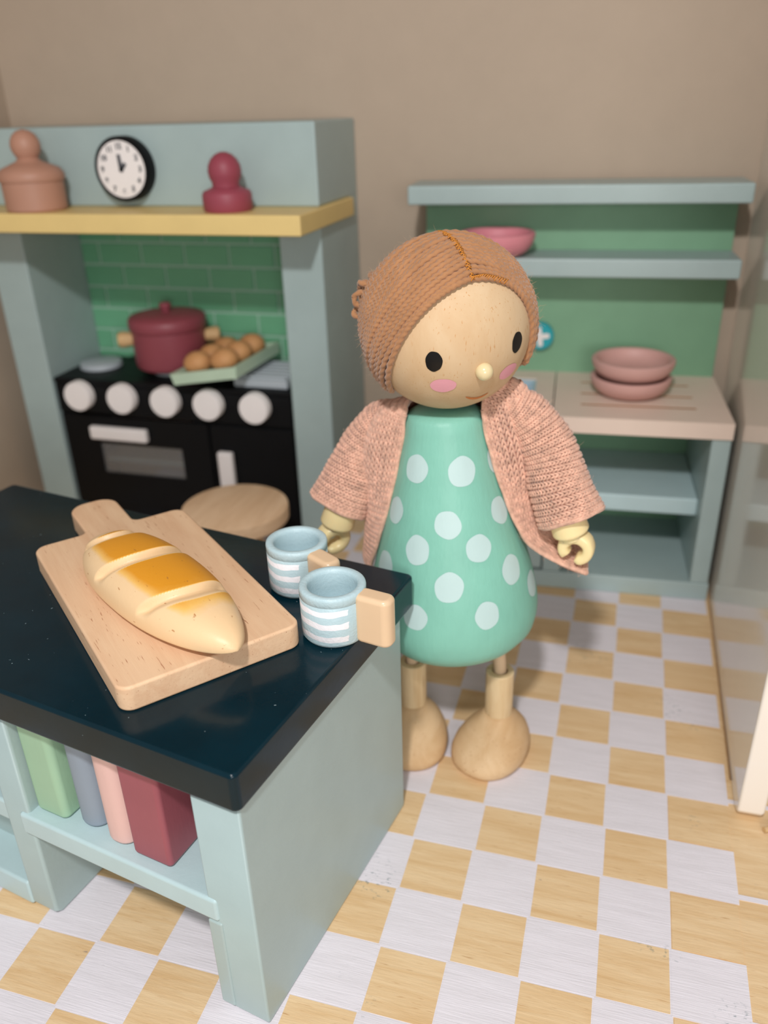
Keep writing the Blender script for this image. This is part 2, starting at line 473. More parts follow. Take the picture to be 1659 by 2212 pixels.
# cutting board and bread (frame: along the board, from its near end)
aw = Vector((0.8645, 0.5024)); 
def isl_world(u, v, z):      # u to the left, v away from the viewer
    return MI @ (Vector((-u, v, z)) * S)
bo = isl_world(1.17, 1.285, 4.402)
ang = math.atan2(-0.18055, 0.98356) + math.atan2(0.5024, -0.8645)
BRD = thing('cutting_board', 'pale beech cutting board with a round-ended handle lying on the dark worktop', 'cutting board')
BRD.matrix_world = Matrix.Translation(bo) @ Matrix.Rotation(ang, 4, 'Z')
def arc(cx, cy, r, a0, a1, n=6):
    return [(cx + r * math.cos(math.radians(a0 + (a1 - a0) * k / n)), cy + r * math.sin(math.radians(a0 + (a1 - a0) * k / n))) for k in range(n + 1)]
hw = 1.22; hh = 0.39
out = arc(0.14, -hw + 0.18, 0.18, 180, 270) + arc(4.28 - 0.2, -hw + 0.2, 0.2, 270, 360) + arc(4.28 + 0.12, -hh - 0.12, 0.12, 180, 90, 4) + arc(5.46 - 0.3, -hh + 0.3, 0.3, 270, 360) + arc(5.46 - 0.3, hh - 0.3, 0.3, 0, 90) + arc(4.28 + 0.12, hh + 0.12, 0.12, 270, 180, 4) + arc(4.28 - 0.2, hw - 0.2, 0.2, 0, 90) + arc(0.14, hw - 0.18, 0.18, 90, 180)
MB().prism(out, 0.0, 0.355, 0.04, 3).build('board', M['boardwood'], BRD, wn=True)

def bread():
    NU, NV = 420, 96
    A0 = Vector((-0.32, -0.19)); A1 = Vector((3.48, 0.38))     # board frame: the y axis of the frame points to the left here
    d = A1 - A0; Ln = d.length; d.normalize(); e = Vector((-d.y, d.x))
    cuts = [(0.31, 0.40), (0.62, 0.40), (0.885, 0.30)]
    V = []; G = []
    for i in range(NU + 1):
        t = i / NU
        tt = 1 - (1 - t)
        # plan half width and height: blunt far end, pointed near tip
        w = 0.66 * (max(0.0, 1 - abs((tt - 0.54) / 0.54) ** 2.1) ** 0.62 if tt < 0.54 else max(0.0, 1 - abs((tt - 0.54) / 0.46) ** 2.5) ** 0.55)
        h = 0.47 * (max(0.0, 1 - abs((tt - 0.55) / 0.55) ** 2.2) ** 0.55 if tt < 0.55 else max(0.0, 1 - abs((tt - 0.55) / 0.45) ** 2.6) ** 0.5)
        w = max(w, 0.015); h = max(h, 0.02)
        row = []
        for j in range(NV):
            a = 2 * math.pi * j / NV
            ca, sa = math.cos(a), math.sin(a)
            y = w * (abs(ca) ** 0.9) * (1 if ca > 0 else -1)
            z = h * (abs(sa) ** 0.85) if sa > 0 else -0.16 * min(1, h * 2.2) * abs(sa) ** 0.6
            zz = 0.16 + z
            gl = 0.0
            if sa > 0:
                yn = y / max(w, .05)
                gl = smooth01((math.sin(a - 0.32) - 0.36) / 0.45)
                prox = 0
                for c, sl in cuts:
                    # slanted slash: its place along the loaf shifts with the side
                    s0 = t - (c + 0.055 * (yn * yn) + 0.030 * yn - 0.03)
                    k = 0.0
                    if -0.060 < s0 < 0.016:
                        k = smooth01((s0 + 0.060) / 0.055) if s0 < 0 else 1 - smooth01(s0 / 0.016)
                    dep = 0.10 * k * smooth01((sa - 0.18) / 0.45)
                    zz -= dep * min(1, h * 2); y -= 0.35 * dep * ca
                    gl *= 1 - 0.95 * smooth01((s0 + 0.066) / 0.008) * (1 - smooth01((s0 - 0.012) / 0.006))
                gl *= smooth01((t - 0.10) / 0.17) * (0.80 + 0.20 * smooth01((t - 0.25) / 0.2))
                if t > 0.89: gl *= 0.15
            p = A0 + d * (t * Ln) + e * y
            row.append((p.x, p.y, zz)); G.append(gl)
        V.append(row)
    mb = MB(); mb.grid(V, closed_v=True)
    mb.f.append(tuple(range(NV))); mb.f.append(tuple(NU * NV + k for k in range(NV)))
    o = thing('bread_loaf', 'golden-topped wooden loaf with three slashes lying on the cutting board', 'bread')
    o.matrix_world = BRD.matrix_world @ Matrix.Translation(Vector((0, 0, 0.355)) * S)
    lo = mb.build('loaf', M['bread'], o, angle=50)
    at = lo.data.attributes.new('glaze', 'FLOAT', 'POINT'); at.data.foreach_set('value', G)
bread()

def mug(u, v, hx, hy, lab):
    o = thing('mug', lab, 'mug', group='striped toy mugs on the worktop')
    p = isl_world(u, v, 4.402)
    a = math.atan2(-0.18055, 0.98356) + math.atan2(hy, -hx)
    o.matrix_world = Matrix.Translation(p) @ Matrix.Rotation(a, 4, 'Z')
    prof = [(0, 0), (0.36, 0.0), (0.415, 0.02), (0.445, 0.07), (0.447, 0.625), (0.440, 0.632), (0.440, 0.640), (0.448, 0.648), (0.450, 0.735), (0.444, 0.762), (0.425, 0.776), (0.385, 0.780), (0.352, 0.772), (0.334, 0.750), (0.327, 0.71), (0.32, 0.30), (0.30, 0.25), (0, 0.24)]
    MB().lathe(prof, 56).build('cup', M['mug'], o, angle=50)
    MB().prism(rrect(0.36, 0.90, -0.145, 0.145, 0.12), 0.03, 0.755, 0.07, 4).build('handle', M['handle_tan'], o, wn=True)
mug(0.305, 2.783, -1, -0.02, 'front blue mug with white stripes, its tan block handle past the worktop edge')
mug(1.385, 3.625, -0.93, -0.37, 'rear blue striped mug, half hidden behind the front mug')

# ------------------------------------------------------------------ stool
ST = thing('stool', 'round wooden stool standing before the black stove behind the island', 'stool', (-9.95, 1.4, 0))
MB().lathe([(0, 2.02), (1.2, 2.02), (1.26, 2.07), (1.27, 2.32), (1.25, 2.38), (1.19, 2.41), (0, 2.41)], 56).build('seat', M['stoolwood'], ST)
for k in range(3):
    a = math.radians(90 + 120 * k); c, s_ = math.cos(a), math.sin(a)
    MB().tube([(0.95 * c, 0.95 * s_, 0), (0.75 * c, 0.75 * s_, 2.05)], 0.16, 14).build('leg', M['stoolwood'], ST)

# ------------------------------------------------------------------ cooker alcove
AL = thing('cooker_alcove', 'pale sage chimney surround with a yellow mantel shelf and green brick splashback', 'cooker surround', (-13.18, 7.28, 0))
def A(name, mat, x0, x1, y0, y1, z0, z1, bev=0.05): return bx(name, mat, AL, x0 + 13.18, x1 + 13.18, y0 - 7.28, y1 - 7.28, z0, z1, bev, 3)
A('top_box', M['sage'], -17.87, -8.5, 4.40, 7.28, 8.74, 10.53)
A('side_panel', M['sage'], -9.57, -8.5, 4.42, 7.28, 0, 8.30, 0.04)
A('side_panel', M['sage'], -17.87, -16.80, 4.42, 7.28, 0, 8.30, 0.04)
A('back_strip', M['sage'], -17.8, -8.51, 6.62, 7.28, 8.25, 8.80, 0)
A('mantel_shelf', M['yellow'], -17.97, -8.38, 2.86, 6.62, 8.30, 8.74, 0.04)
SP = A('splashback', M['grout'], -16.80, -9.57, 6.90, 7.1, 0, 8.30, 0)
bm_cache = {}
def brick(x0, x1, z0, z1):
    w = round(x1 - x0, 2); h = round(z1 - z0, 2)
    if (w, h) not in bm_cache:
        me = MB().box(-w / 2, w / 2, 0, 0.06, -h / 2, h / 2, 0.012, 1).mesh('brick', False); me.materials.append(M['brick']); bm_cache[(w, h)] = me
    link('brick', bm_cache[(w, h)], SP, loc=((x0 + x1) / 2 + 13.18, 6.855 - 7.28, (z0 + z1) / 2))
row = 0
z = 6.88 - 5 * 0.625
while z < 8.2:
    k = round((z - 6.88) / 0.625)
    off = -14.86 if k % 2 == 0 else -15.53
    xs = [off + 1.362 * n for n in range(-3, 6)]
    for x in xs:
        a = max(x + 0.035, -16.78); b = min(x + 1.362 - 0.035, -9.6)
        if b - a > 0.1: brick(a, b, z + 0.035, min(z + 0.59, 8.28))
    z += 0.625

# stove
SV = thing('stove', 'black toy stove with five round white dials inside the sage surround', 'stove', (-13.18, 4.5, 0))
def V_(name, mat, x0, x1, y0, y1, z0, z1, bev=0.04, parent=SV): return bx(name, mat, parent, x0 + 13.18, x1 + 13.18, y0 - 4.5, y1 - 4.5, z0, z1, bev, 3)
sb = MB()
for q in ((-16.75, -9.62, 4.56, 6.85, 3.19, 4.10), (-16.75, -9.62, 4.56, 6.85, 0, 0.42), (-16.75, -16.2, 4.56, 6.85, .42, 3.19), (-12.6, -9.62, 4.56, 6.85, .42, 3.19), (-16.2, -12.6, 6.3, 6.85, .42, 3.19)):
    sb.box(q[0] + 13.18, q[1] + 13.18, q[2] - 4.5, q[3] - 4.5, q[4], q[5])
sb.build('body', M['black'], SV, smooth=False)
V_('hob_plate', M['black'], -16.76, -9.61, 4.46, 6.84, 4.06, 4.20)
V_('control_panel', M['black'], -16.74, -9.63, 4.47, 4.6, 3.22, 4.05)
# oven door with an opening
od = MB()
for q in ((-16.70, -12.14, 2.34, 3.14), (-16.70, -12.14, .45, 1.42), (-16.70, -15.62, 1.42, 2.34), (-13.02, -12.14, 1.42, 2.34)):
    od.box(q[0] + 13.18, q[1] + 13.18, -0.02, 0.10, q[2], q[3])
dr = od.build('oven_door', M['black'], SV, smooth=False)
bx('handle', M['knob'], dr, -15.78 + 13.18, -13.98 + 13.18, -0.22, -0.02, 2.50, 2.88, 0.06, 3)
t = NT('oven_glass', 0.05, 0.5); t.base(lin((215, 215, 215))); t.b.inputs['Transmission Weight'].default_value = 0.85; M['glass'] = t.m
bx('window_pane', M['glass'], dr, -15.64 + 13.18, -13.0 + 13.18, 0.02, 0.05, 1.40, 2.36, 0)
V_('oven_back', M['inside'], -16.2, -12.6, 6.1, 6.3, 0.42, 3.19, 0)
V_('oven_shelf', M['sage_lit'], -16.2, -12.6, 5.0, 6.3, 1.55, 1.7, 0)
d2 = V_('cupboard_door', M['black'], -12.06, -9.66, 4.48, 4.6, 0.45, 3.14, 0.03)
bx('handle', M['knob'], d2, -11.86 + 13.18, -11.42 + 13.18, -0.22, -0.02, 1.20, 2.42, 0.06, 3)
def knob(x):
    o = MB().lathe([(0, 0), (0.38, 0), (0.41, 0.03), (0.41, 0.27), (0.39, 0.30), (0, 0.30)], 36, Matrix.Rotation(math.radians(90), 4, 'X'))
    o.build('dial', M['knob'], SV, loc=(x + 13.18, -0.03, 3.78))
for x in (-15.88, -14.53, -13.20, -11.92, -10.58): knob(x)
def burner(x, y): MB().lathe([(0, 0), (0.58, 0), (0.6, 0.03), (0.58, 0.15), (0.54, 0.17), (0, 0.17)], 36).build('burner', M['steel'], SV, loc=(x + 13.18, y - 4.5, 4.19))
burner(-16.02, 5.75); burner(-13.62, 5.75)
rk = V_('griddle', M['steel'], -11.30, -9.78, 4.68, 6.45, 4.20, 4.42, 0.04)
for k in range(6):
    bx('rib', M['steel'], rk, -11.22 + 13.18, -9.86 + 13.18, 0.30 + k * 0.27, 0.42 + k * 0.27, 4.41, 4.49, 0.02)

# pot on the second burner
PT = thing('stew_pot', 'dark red lidded pot with two wooden side handles on the stove', 'pot', (-13.66, 5.75, 4.362), (0, 0, math.radians(24)))
MB().lathe([(0, 0), (0.88, 0), (0.96, 0.06), (1.0, 0.2), (1.0, 1.08), (0, 1.08)], 48).build('pan', M['pot'], PT)
MB().lathe([(0, 1.08), (1.03, 1.08), (1.06, 1.12), (1.06, 1.34), (1.0, 1.42), (0.6, 1.50), (0, 1.53)], 48).build('lid', M['pot'], PT, angle=50)
MB().lathe([(0, 1.5), (0.12, 1.5), (0.11, 1.58), (0.17, 1.64), (0.15, 1.74), (0, 1.78)], 24).build('lid_knob', M['pot'], PT, angle=60)
for s_ in (-1, 1):
    MB().lathe([(0, 0), (0.17, 0), (0.19, 0.1), (0.22, 0.3), (0.19, 0.42), (0, 0.46)], 20, Matrix.Translation((s_ * 0.96, 0, 0.80)) @ Matrix.Rotation(s_ * math.radians(90), 4, 'Y')).build('handle', M['pothandle'], PT, angle=60)

# baking tray with buns, leaning on the griddle
TR = thing('baking_tray', 'pale green baking tray of buns tilted across the stove griddle', 'tray', (-11.633, 5.16, 4.545), (-0.019, -0.161, -0.021))
tb = MB(); w_, l_ = 0.87, 1.29
tb.box(-w_, w_, -l_, l_, 0, 0.10)
for sx in (-1, 1):
    tb.prism([(0, 0), (sx * 0.10, 0), (sx * 0.16, 0.30), (sx * 0.06, 0.30)], -l_ - .05, l_ + .05, 0, 1, Matrix(((1, 0, 0, sx * (w_ - .06)), (0, 0, 1, 0), (0, 1, 0, 0), (0, 0, 0, 1))))
    tb.prism([(0, 0), (sx * 0.10, 0), (sx * 0.16, 0.30), (sx * 0.06, 0.30)], -w_ - .05, w_ + .05, 0, 1, Matrix(((0, 0, 1, 0), (1, 0, 0, sx * (l_ - .06)), (0, 1, 0, 0), (0, 0, 0, 1))))
tb.build('tray', M['tray'], TR, smooth=False)
MT = Matrix.Translation(Vector((-11.633, 5.16, 4.545)) * S) @ Euler((-0.019, -0.161, -0.021)).to_matrix().to_4x4()
bn = MB().ball((0, 0, 0.26), (0.37, 0.37, 0.30), 24, 14).mesh('bun', True, None); bn.materials.append(M['bun'])
rows = ('front', 'middle', 'back')
for iy in range(3):
    for ix in range(2):
        o = link('bun', bn)
        tag(o, 'round brown bun at the %s %s of the tilted green tray' % (rows[iy], 'left' if ix == 0 else 'right'), 'bun', 'buns on the baking tray')
        o.matrix_world = MT @ Matrix.Translation(Vector((-0.40 + 0.80 * ix, -0.80 + 0.80 * iy, 0.145)) * S)

# jars and clock on the mantel
j = MB().lathe([(0, 0), (0.70, 0), (0.74, 0.05), (0.75, 0.68), (0, 0.68)], 48)
J1 = thing('lidded_jar', 'dusty terracotta pink jar with a ball-topped lid on the yellow mantel', 'jar', (-15.42, 3.55, 8.742))
J1.scale = (0.95, 0.95, 0.98)
j.build('jar', M['tanjar'], J1)
MB().lathe([(0, 0.68), (0.78, 0.68), (0.80, 0.74), (0.79, 0.84), (0.70, 0.96), (0.45, 1.06), (0.30, 1.12), (0.25, 1.18), (0.30, 1.27)] + [(0.36 * math.sin(a), 1.46 - 0.36 * math.cos(a)) for a in (1.0, 1.3, 1.57, 1.9, 2.3, 2.7)] + [(0, 1.82)], 48).build('lid', M['tanjar'], J1, angle=60)
J2 = thing('salt_shaker', 'small raspberry pink shaker with a ball top right of the clock', 'shaker', (-10.40, 3.62, 8.742))
J2.scale = (0.91, 0.91, 0.97)
MB().lathe([(0, 0), (0.57, 0), (0.61, 0.05), (0.61, 0.36), (0.57, 0.44), (0.40, 0.50), (0.35, 0.53), (0, 0.53)], 40).build('base', M['redjar'], J2, angle=50)
MB().lathe([(0, 0.50), (0.33, 0.52)] + [(0.41 * math.sin(a), 0.86 - 0.41 * math.cos(a)) for a in (0.95, 1.25, 1.57, 1.9, 2.25, 2.6, 2.9)] + [(0, 1.27)], 40).build('ball_top', M['redjar'], J2, angle=60)

CK = thing('wall_clock', 'round black-rimmed clock with a white face above the yellow mantel', 'clock', (-13.28, 4.40, 9.60))
RX = Matrix.Rotation(math.radians(90), 4, 'X')
MB().lathe([(0, 0), (0.70, 0), (0.72, 0.02), (0.72, 0.33), (0.70, 0.36), (0.635, 0.36), (0.625, 0.33), (0, 0.33)], 56, RX).build('rim', M['black'], CK)
fc = MB().lathe([(0, 0.325), (0.63, 0.325), (0.63, 0.345), (0, 0.345)], 56, RX).build('face', M['knob'], CK)
M['ink'] = paint('clock_ink', (70, 72, 78), 0.6, 0.0, 0.0)
def numeral(txt, x, z):
    cu = bpy.data.curves.new('numeral', 'FONT'); cu.body = txt; cu.size = 0.17 * S; cu.align_x = 'CENTER'; cu.align_y = 'CENTER'
    cu.extrude = 0.003 * S; cu.offset = 0.0015; cu.materials.append(M['ink'])
    tmp = bpy.data.objects.new('numeral_text', cu); me = bpy.data.meshes.new_from_object(tmp); bpy.data.objects.remove(tmp)
    me.materials.clear(); me.materials.append(M['ink'])
    o = bpy.data.objects.new('numeral', me); col.objects.link(o); o.parent = fc
    o.location = Vector((x, -0.348, z)) * S; o.rotation_euler = (math.radians(90), 0, 0)
for k in range(1, 13):
    a = math.radians(90 - 30 * k); numeral(str(k), 0.50 * math.cos(a), 0.50 * math.sin(a))
for nm, a, ln, w in (('minute_hand', 94, 0.34, 0.05), ('hour_hand', 48, 0.19, 0.05)):
    a = math.radians(a); d = Vector((math.cos(a), 0, math.sin(a))); e = Vector((-d.z, 0, d.x))
    b0 = Vector((0, -0.346, -0.01)); q = []
    for y in (0, -0.018):
        for s0, s1 in ((-0.04, -w), (ln, -w * .8), (ln, w * .8), (-0.04, w)): q.append(b0 + d * s0 + e * s1 + Vector((0, y, 0)))
    MB().add(q, [(0, 1, 2, 3), (4, 5, 6, 7), (0, 1, 5, 4), (1, 2, 6, 5), (2, 3, 7, 6), (3, 0, 4, 7)]).build(nm, M['ink'], fc, smooth=False)

# ------------------------------------------------------------------ sink dresser
SK = thing('sink_dresser', 'sage sink unit with green backboard, two upper shelves and open lower shelves', 'sink unit', (1.02, 3.62, 0), (0, 0, math.radians(3.85)))
MS = Matrix.Translation(Vector((1.02, 3.62, 0)) * S) @ Matrix.Rotation(math.radians(3.85), 4, 'Z')
def K(name, mat, x0, x1, y0, y1, z0, z1, bev=0.04): return bx(name, mat, SK, x0, x1, y0, y1, z0, z1, bev, 3)
K('base_board', M['sage'], -7.32, 0.0, 0.0, 3.4, 0.0, 0.45, 0.03)
K('side_panel', M['sage'], -0.44, -0.03, 0.01, 3.38, 0.45, 4.10)
K('side_panel', M['sage'], -7.30, -6.88, 0.01, 3.38, 0.45, 4.10)
K('divider', M['sage'], -3.89, -3.47, 0.01, 3.38, 0.45, 4.10)
K('lower_shelf', M['sage_lit'], -3.47, -0.44, 0.50, 3.38, 1.97, 2.40, 0.05)
K('back_board', M['green'], -7.28, -0.06, 3.38, 3.50, 0.45, 8.70, 0.0)
for x0, x1 in ((-6.86, -5.40), (-5.36, -3.92)):
    d_ = K('door', M['sage'], x0, x1, 0.02, 0.16, 0.50, 4.06)
    MB().ball(((x0 + x1) / 2 + (0.5 if x0 < -6 else -0.5), -0.06, 2.4), 0.14).build('knob', M['white'], d_)
dn = MB().box(-3.87, -0.03, -0.04, 3.38, 4.10, 4.447, 0.0)
ys = [-0.04, 0.82, 0.93, 1.62, 1.73, 2.50, 2.61, 3.38]
for a, b in ((0, 1), (2, 3), (4, 5), (6, 7)): dn.box(-3.87, -0.03, ys[a], ys[b], 4.447, 4.47)
for a, b in ((1, 2), (3, 4), (5, 6)):
    dn.box(-3.87, -3.26, ys[a], ys[b], 4.447, 4.47); dn.box(-0.72, -0.03, ys[a], ys[b], 4.447, 4.47)
dnr = dn.build('drainer', M['counter'], SK, smooth=False)
for a, b in ((1, 2), (3, 4), (5, 6)): bx('slot', M['slot'], dnr, -3.26, -0.72, ys[a], ys[b], 4.44, 4.464, 0)
sn = MB().box(-7.36, -3.90, -0.04, 0.5, 4.10, 4.47).box(-7.36, -3.90, 2.7, 3.38, 4.10, 4.47).box(-7.36, -6.9, 0.5, 2.7, 4.10, 4.47).box(-4.35, -3.90, 0.5, 2.7, 4.10, 4.47)
sn.build('sink_surround', M['counter'], SK, smooth=False)
bs = MB().box(-6.9, -4.35, 0.5, 2.7, 3.3, 3.5).box(-6.9, -6.82, 0.5, 2.7, 3.5, 4.44).box(-4.43, -4.35, 0.5, 2.7, 3.5, 4.44).box(-6.82, -4.43, 0.5, 0.58, 3.5, 4.44).box(-6.82, -4.43, 2.62, 2.7, 3.5, 4.44)
bs.build('basin', M['basin'], SK, smooth=False)
K('plate_shelf', M['sage'], -7.26, -0.02, 2.06, 3.38, 7.10, 7.53, 0.05)
K('top_shelf', M['sage'], -7.50, 0.0, 2.02, 3.5, 8.70, 9.12, 0.05)
# round turquoise tap knob with a white cross
tk = MB().lathe([(0, 0), (0.33, 0), (0.35, 0.03), (0.35, 0.16), (0.32, 0.2), (0, 0.2)], 36, RX).build('tap_knob', M['teal'], SK, loc=(-4.36, 3.38, 5.42))
cr = MB()
cr.prism(rrect(-0.065, 0.065, -0.25, 0.25, 0.06), -0.214, -0.195, 0, 1, Matrix(((1, 0, 0, 0), (0, 0, 1, 0), (0, 1, 0, 0), (0, 0, 0, 1))) @ Matrix.Rotation(math.radians(8), 4, 'Z'))
cr.prism(rrect(-0.25, 0.25, -0.065, 0.065, 0.06), -0.212, -0.195, 0, 1, Matrix(((1, 0, 0, 0), (0, 0, 1, 0), (0, 1, 0, 0), (0, 0, 0, 1))) @ Matrix.Rotation(math.radians(8), 4, 'Z'))
cr.build('white_cross', M['white'], tk)

def bowl(p, r, h, mat, lab, base=0.5, grp='toy bowls on the drainer'):
    o = thing('bowl', lab, 'bowl', group=grp)
    o.location = p
    prof = [(0, 0), (base * r, 0)]
    for k in range(1, 9):
        a = k / 8; prof.append((r * (base + (1 - base) * math.sin(a * math.pi / 2) ** 0.9), h * (1 - math.cos(a * math.pi / 2)) ** 0.85))
    prof += [(r - 0.03, h + 0.03), (r - 0.09, h + 0.03), (r - 0.13, h)]
    for k in range(1, 8):
        a = 1 - k / 8; prof.append((max(0.0, (r - 0.14) * (base * .8 + (1 - base * .8) * math.sin(a * math.pi / 2))), 0.12 + (h - 0.12) * (1 - math.cos(a * math.pi / 2))))
    prof.append((0, 0.12))
    MB().lathe(prof, 56).build('bowl_body', mat, o, angle=50)
def sk(x, y, z): return MS @ (Vector((x, y, z)) * S)
bowl(Vector((-1.24, 5.25, 4.472)) * S, 0.93, 0.44, M['mauvebowl'], 'dusty rose bowl standing on the slotted drainer under another bowl')
bowl(Vector((-1.22, 5.27, 4.86)) * S, 0.95, 0.46, M['mauvebowl'], 'dusty rose bowl stacked on top of another on the slotted drainer')
bowl(sk(-5.46, 2.44, 7.535), 0.90, 0.50, M['pinkbowl'], 'rose pink bowl on the upper shelf behind the doll', 0.5, 'toy bowl on the shelf')

# small brown pin on the floor past the right wall
o = MB().tube([(1.50, -3.46, 0.05), (1.78, -3.30, 0.05)], 0.05, 10).build('wooden_pin', M['pothandle'])
tag(o, 'tiny brown wooden pin lying on the floor by the foot of the white wall', 'pin')

# ------------------------------------------------------------------ doll
DL = thing('doll', 'wooden doll with yarn hair, polka dot mint dress and peach knit cardigan', 'doll', (-3.8, -2.75, 0))
D0 = Vector((-3.8, -2.75, 0))
def dl(p): return Vector(p) - D0
BB = Vector((-3.83, -2.6, 2.52)); BT = Vector((-4.04, -2.6, 6.62))
bax = (BT - BB).normalized(); be1 = Vector((0, 1, 0)).cross(bax).normalized(); be2 = bax.cross(be1)
BPROF = [(0, 0), (.9, .02), (1.2, .10), (1.36, .30), (1.41, .48), (1.425, .64), (1.415, .82), (1.33, 1.3), (1.17, 1.88), (.99, 2.48), (.83, 3.03), (.71, 3.47), (.64, 3.77), (.615, 3.92), (.57, 4.04), (.45, 4.10), (0, 4.10)]
_h = np.array([p[1] for p in BPROF[1:-1]]); _r = np.array([p[0] for p in BPROF[1:-1]])
def brad(h): return float(np.interp(h, _h, _r))
def bpt(th, h, gap=0.0):
    r = brad(h) + gap
    return BB + bax * h + be1 * (r * math.sin(th)) - be2 * (r * math.cos(th))
MBD = Matrix.Translation(dl(BB)) @ Matrix((be1, be2, bax)).transposed().to_4x4()
# denser profile so that the side curve stays round
hs = [0, .02, .06, .10, .2, .3, .4, .5, .64, .82] + [0.82 + 0.12 * k for k in range(1, 25)] + [3.77, 3.85, 3.92, 3.98, 4.04, 4.08, 4.10]
from bisect import bisect
def crom(h):
    # smooth (Catmull-Rom) reading of the profile
    i = min(max(bisect(list(_h), h) - 1, 0), len(_h) - 2)
    x0, x1 = _h[i], _h[i + 1]; t = (h - x0) / (x1 - x0)
    m0 = (_r[i + 1] - _r[max(i - 1, 0)]) / max(1e-6, _h[i + 1] - _h[max(i - 1, 0)]) * (x1 - x0)
    m1 = (_r[min(i + 2, len(_h) - 1)] - _r[i]) / max(1e-6, _h[min(i + 2, len(_h) - 1)] - _h[i]) * (x1 - x0)
    return float((2 * t**3 - 3 * t**2 + 1) * _r[i] + (t**3 - 2 * t**2 + t) * m0 + (-2 * t**3 + 3 * t**2) * _r[i + 1] + (t**3 - t**2) * m1)
def brad(h):
    return crom(h) if 0.5 < h < 3.9 else float(np.interp(h, _h, _r))
DR = MB().lathe([(0, 0)] + [(brad(h), h) for h in hs[1:]] + [(0, 4.10)], 72, MBD).build('dress', M['dress'], DL, angle=60)
dots = [(-26.2, 3.343), (30.1, 3.319), (85.3, 3.296), (67.1, 2.577), (11.1, 2.555), (-48.5, 2.607), (-15.5, 2.143), (35.9, 2.153), (61.8, 1.655), (84.4, 1.160), (10.4, 1.619), (-48.3, 1.704), (-13.4, 1.092), (35.0, 1.106),
        (-72, 1.2), (-78, 2.2), (110, 1.75), (132, 1.1), (110, 2.6), (140, 2.2), (150, 3.2), (-150, 3.2), (180, 2.6), (165, 1.6), (-160, 1.1), (-120, 1.6), (-108, 2.5), (-135, 2.1), (-95, 3.3)]
for th, h in dots:
    th = math.radians(th); c = bpt(th, h)
    out_ = (c - (BB + bax * h)).normalized(); t1 = bax.cross(out_).normalized(); t2 = bax
    rr = rnd.uniform(.205, .228); ph = rnd.random() * 6
    def proj(q):
        hq = (q - BB).dot(bax); rad = (q - BB - bax * hq).normalized()
        return dl(BB + bax * hq + rad * (brad(hq) + 0.006))
    vs = [proj(c)]; fs = []
    NA = 28
    for ring in (0.5, 1.0):
        for k in range(NA):
            a = 2 * math.pi * k / NA; w = rr * ring * (1 + 0.035 * math.sin(2 * a + ph) + 0.02 * math.sin(5 * a + ph))
            vs.append(proj(c + t1 * (w * math.cos(a)) + t2 * (w * math.sin(a) * 1.04)))
    for k in range(NA):
        k2 = (k + 1) % NA
        fs.append((0, 1 + k, 1 + k2)); fs.append((1 + k, 1 + NA + k, 1 + NA + k2, 1 + k2))
    MB().add(vs, fs).build('polka_dot', M['dot'], DR, angle=None)

# head
HC = Vector((-4.0, -2.62, 7.895)); RW = 1.22
HD = MB().ball((0, 0, 0), RW, 72, 44).build('head', M['facewood'], DL, loc=dl(HC), angle=None)
FU = Vector((0.0, 0.0, 1.0))
def sdisc(n, ra, rb, rot=0.0, lift=0.006, seg=32, wob=0.0):
    """a painted disc lying on the ball of the head"""
    n = Vector(n).normalized(); t1 = Vector((0, 0, 1)).cross(n).normalized(); t2 = n.cross(t1)
    vs = [n * (RW + lift)]; fs = []
    for ring in (0.5, 1.0):
        for k in range(seg):
            a = 2 * math.pi * k / seg; w = ring * (1 + wob * math.sin(3 * a + 1) + wob * .7 * math.sin(7 * a))
            x, y = ra * w * math.cos(a), rb * w * math.sin(a)
            x, y = x * math.cos(rot) - y * math.sin(rot), x * math.sin(rot) + y * math.cos(rot)
            vs.append((n * RW + t1 * x + t2 * y).normalized() * (RW + lift))
    for k in range(seg):
        k2 = (k + 1) % seg
        fs.append((0, 1 + k, 1 + k2)); fs.append((1 + k, 1 + seg + k, 1 + seg + k2, 1 + k2))
    return MB().add(vs, fs)
EL = Vector((.059, -.984, -.171)).normalized(); ER = Vector((.900, -.432, -.057)).normalized()
sdisc(EL, .118, .150, -0.05, wob=.02).build('eye', M['black_eye'], HD, angle=None)
sdisc(ER, .118, .150, -0.05, wob=.02).build('eye', M['black_eye'], HD, angle=None)
sdisc((.14, -.866, -.48), .185, .128, 0.10, .005, wob=.015).build('cheek', M['cheek'], HD, angle=None)
sdisc((.812, -.418, -.407), .185, .128, 0.10, .005, wob=.015).build('cheek', M['cheek'], HD, angle=None)
NS = Vector((.577, -.756, -.309)).normalized()
MB().ball(NS * (RW + 0.03), .125, 28, 18).build('nose', M['nose'], HD, angle=None)
# smile: a thin curved stroke
a_ = Vector((.362, -.652, -.662)).normalized(); b_ = Vector((.590, -.462, -.660)).normalized(); c_ = Vector((.492, -.50, -.82)).normalized()
pth = []
for k in range(25):
    t = k / 24; p = a_ * ((1 - t) ** 2) + (c_ * 1.0) * (2 * t * (1 - t)) + b_ * (t * t); pth.append(p.normalized())
L_, R_ = [], []
for k, p in enumerate(pth):
    d = (pth[min(k + 1, 24)] - pth[max(k - 1, 0)]).normalized(); sd = p.cross(d).normalized(); w = 0.028 * (math.sin(math.pi * min(1, max(0, k / 24))) ** .5) + .004
    L_.append((p * (RW + .004) + sd * w)); R_.append((p * (RW + .004) - sd * w))
MB().grid([L_, R_]).build('mouth', M['smile'], HD, angle=None)

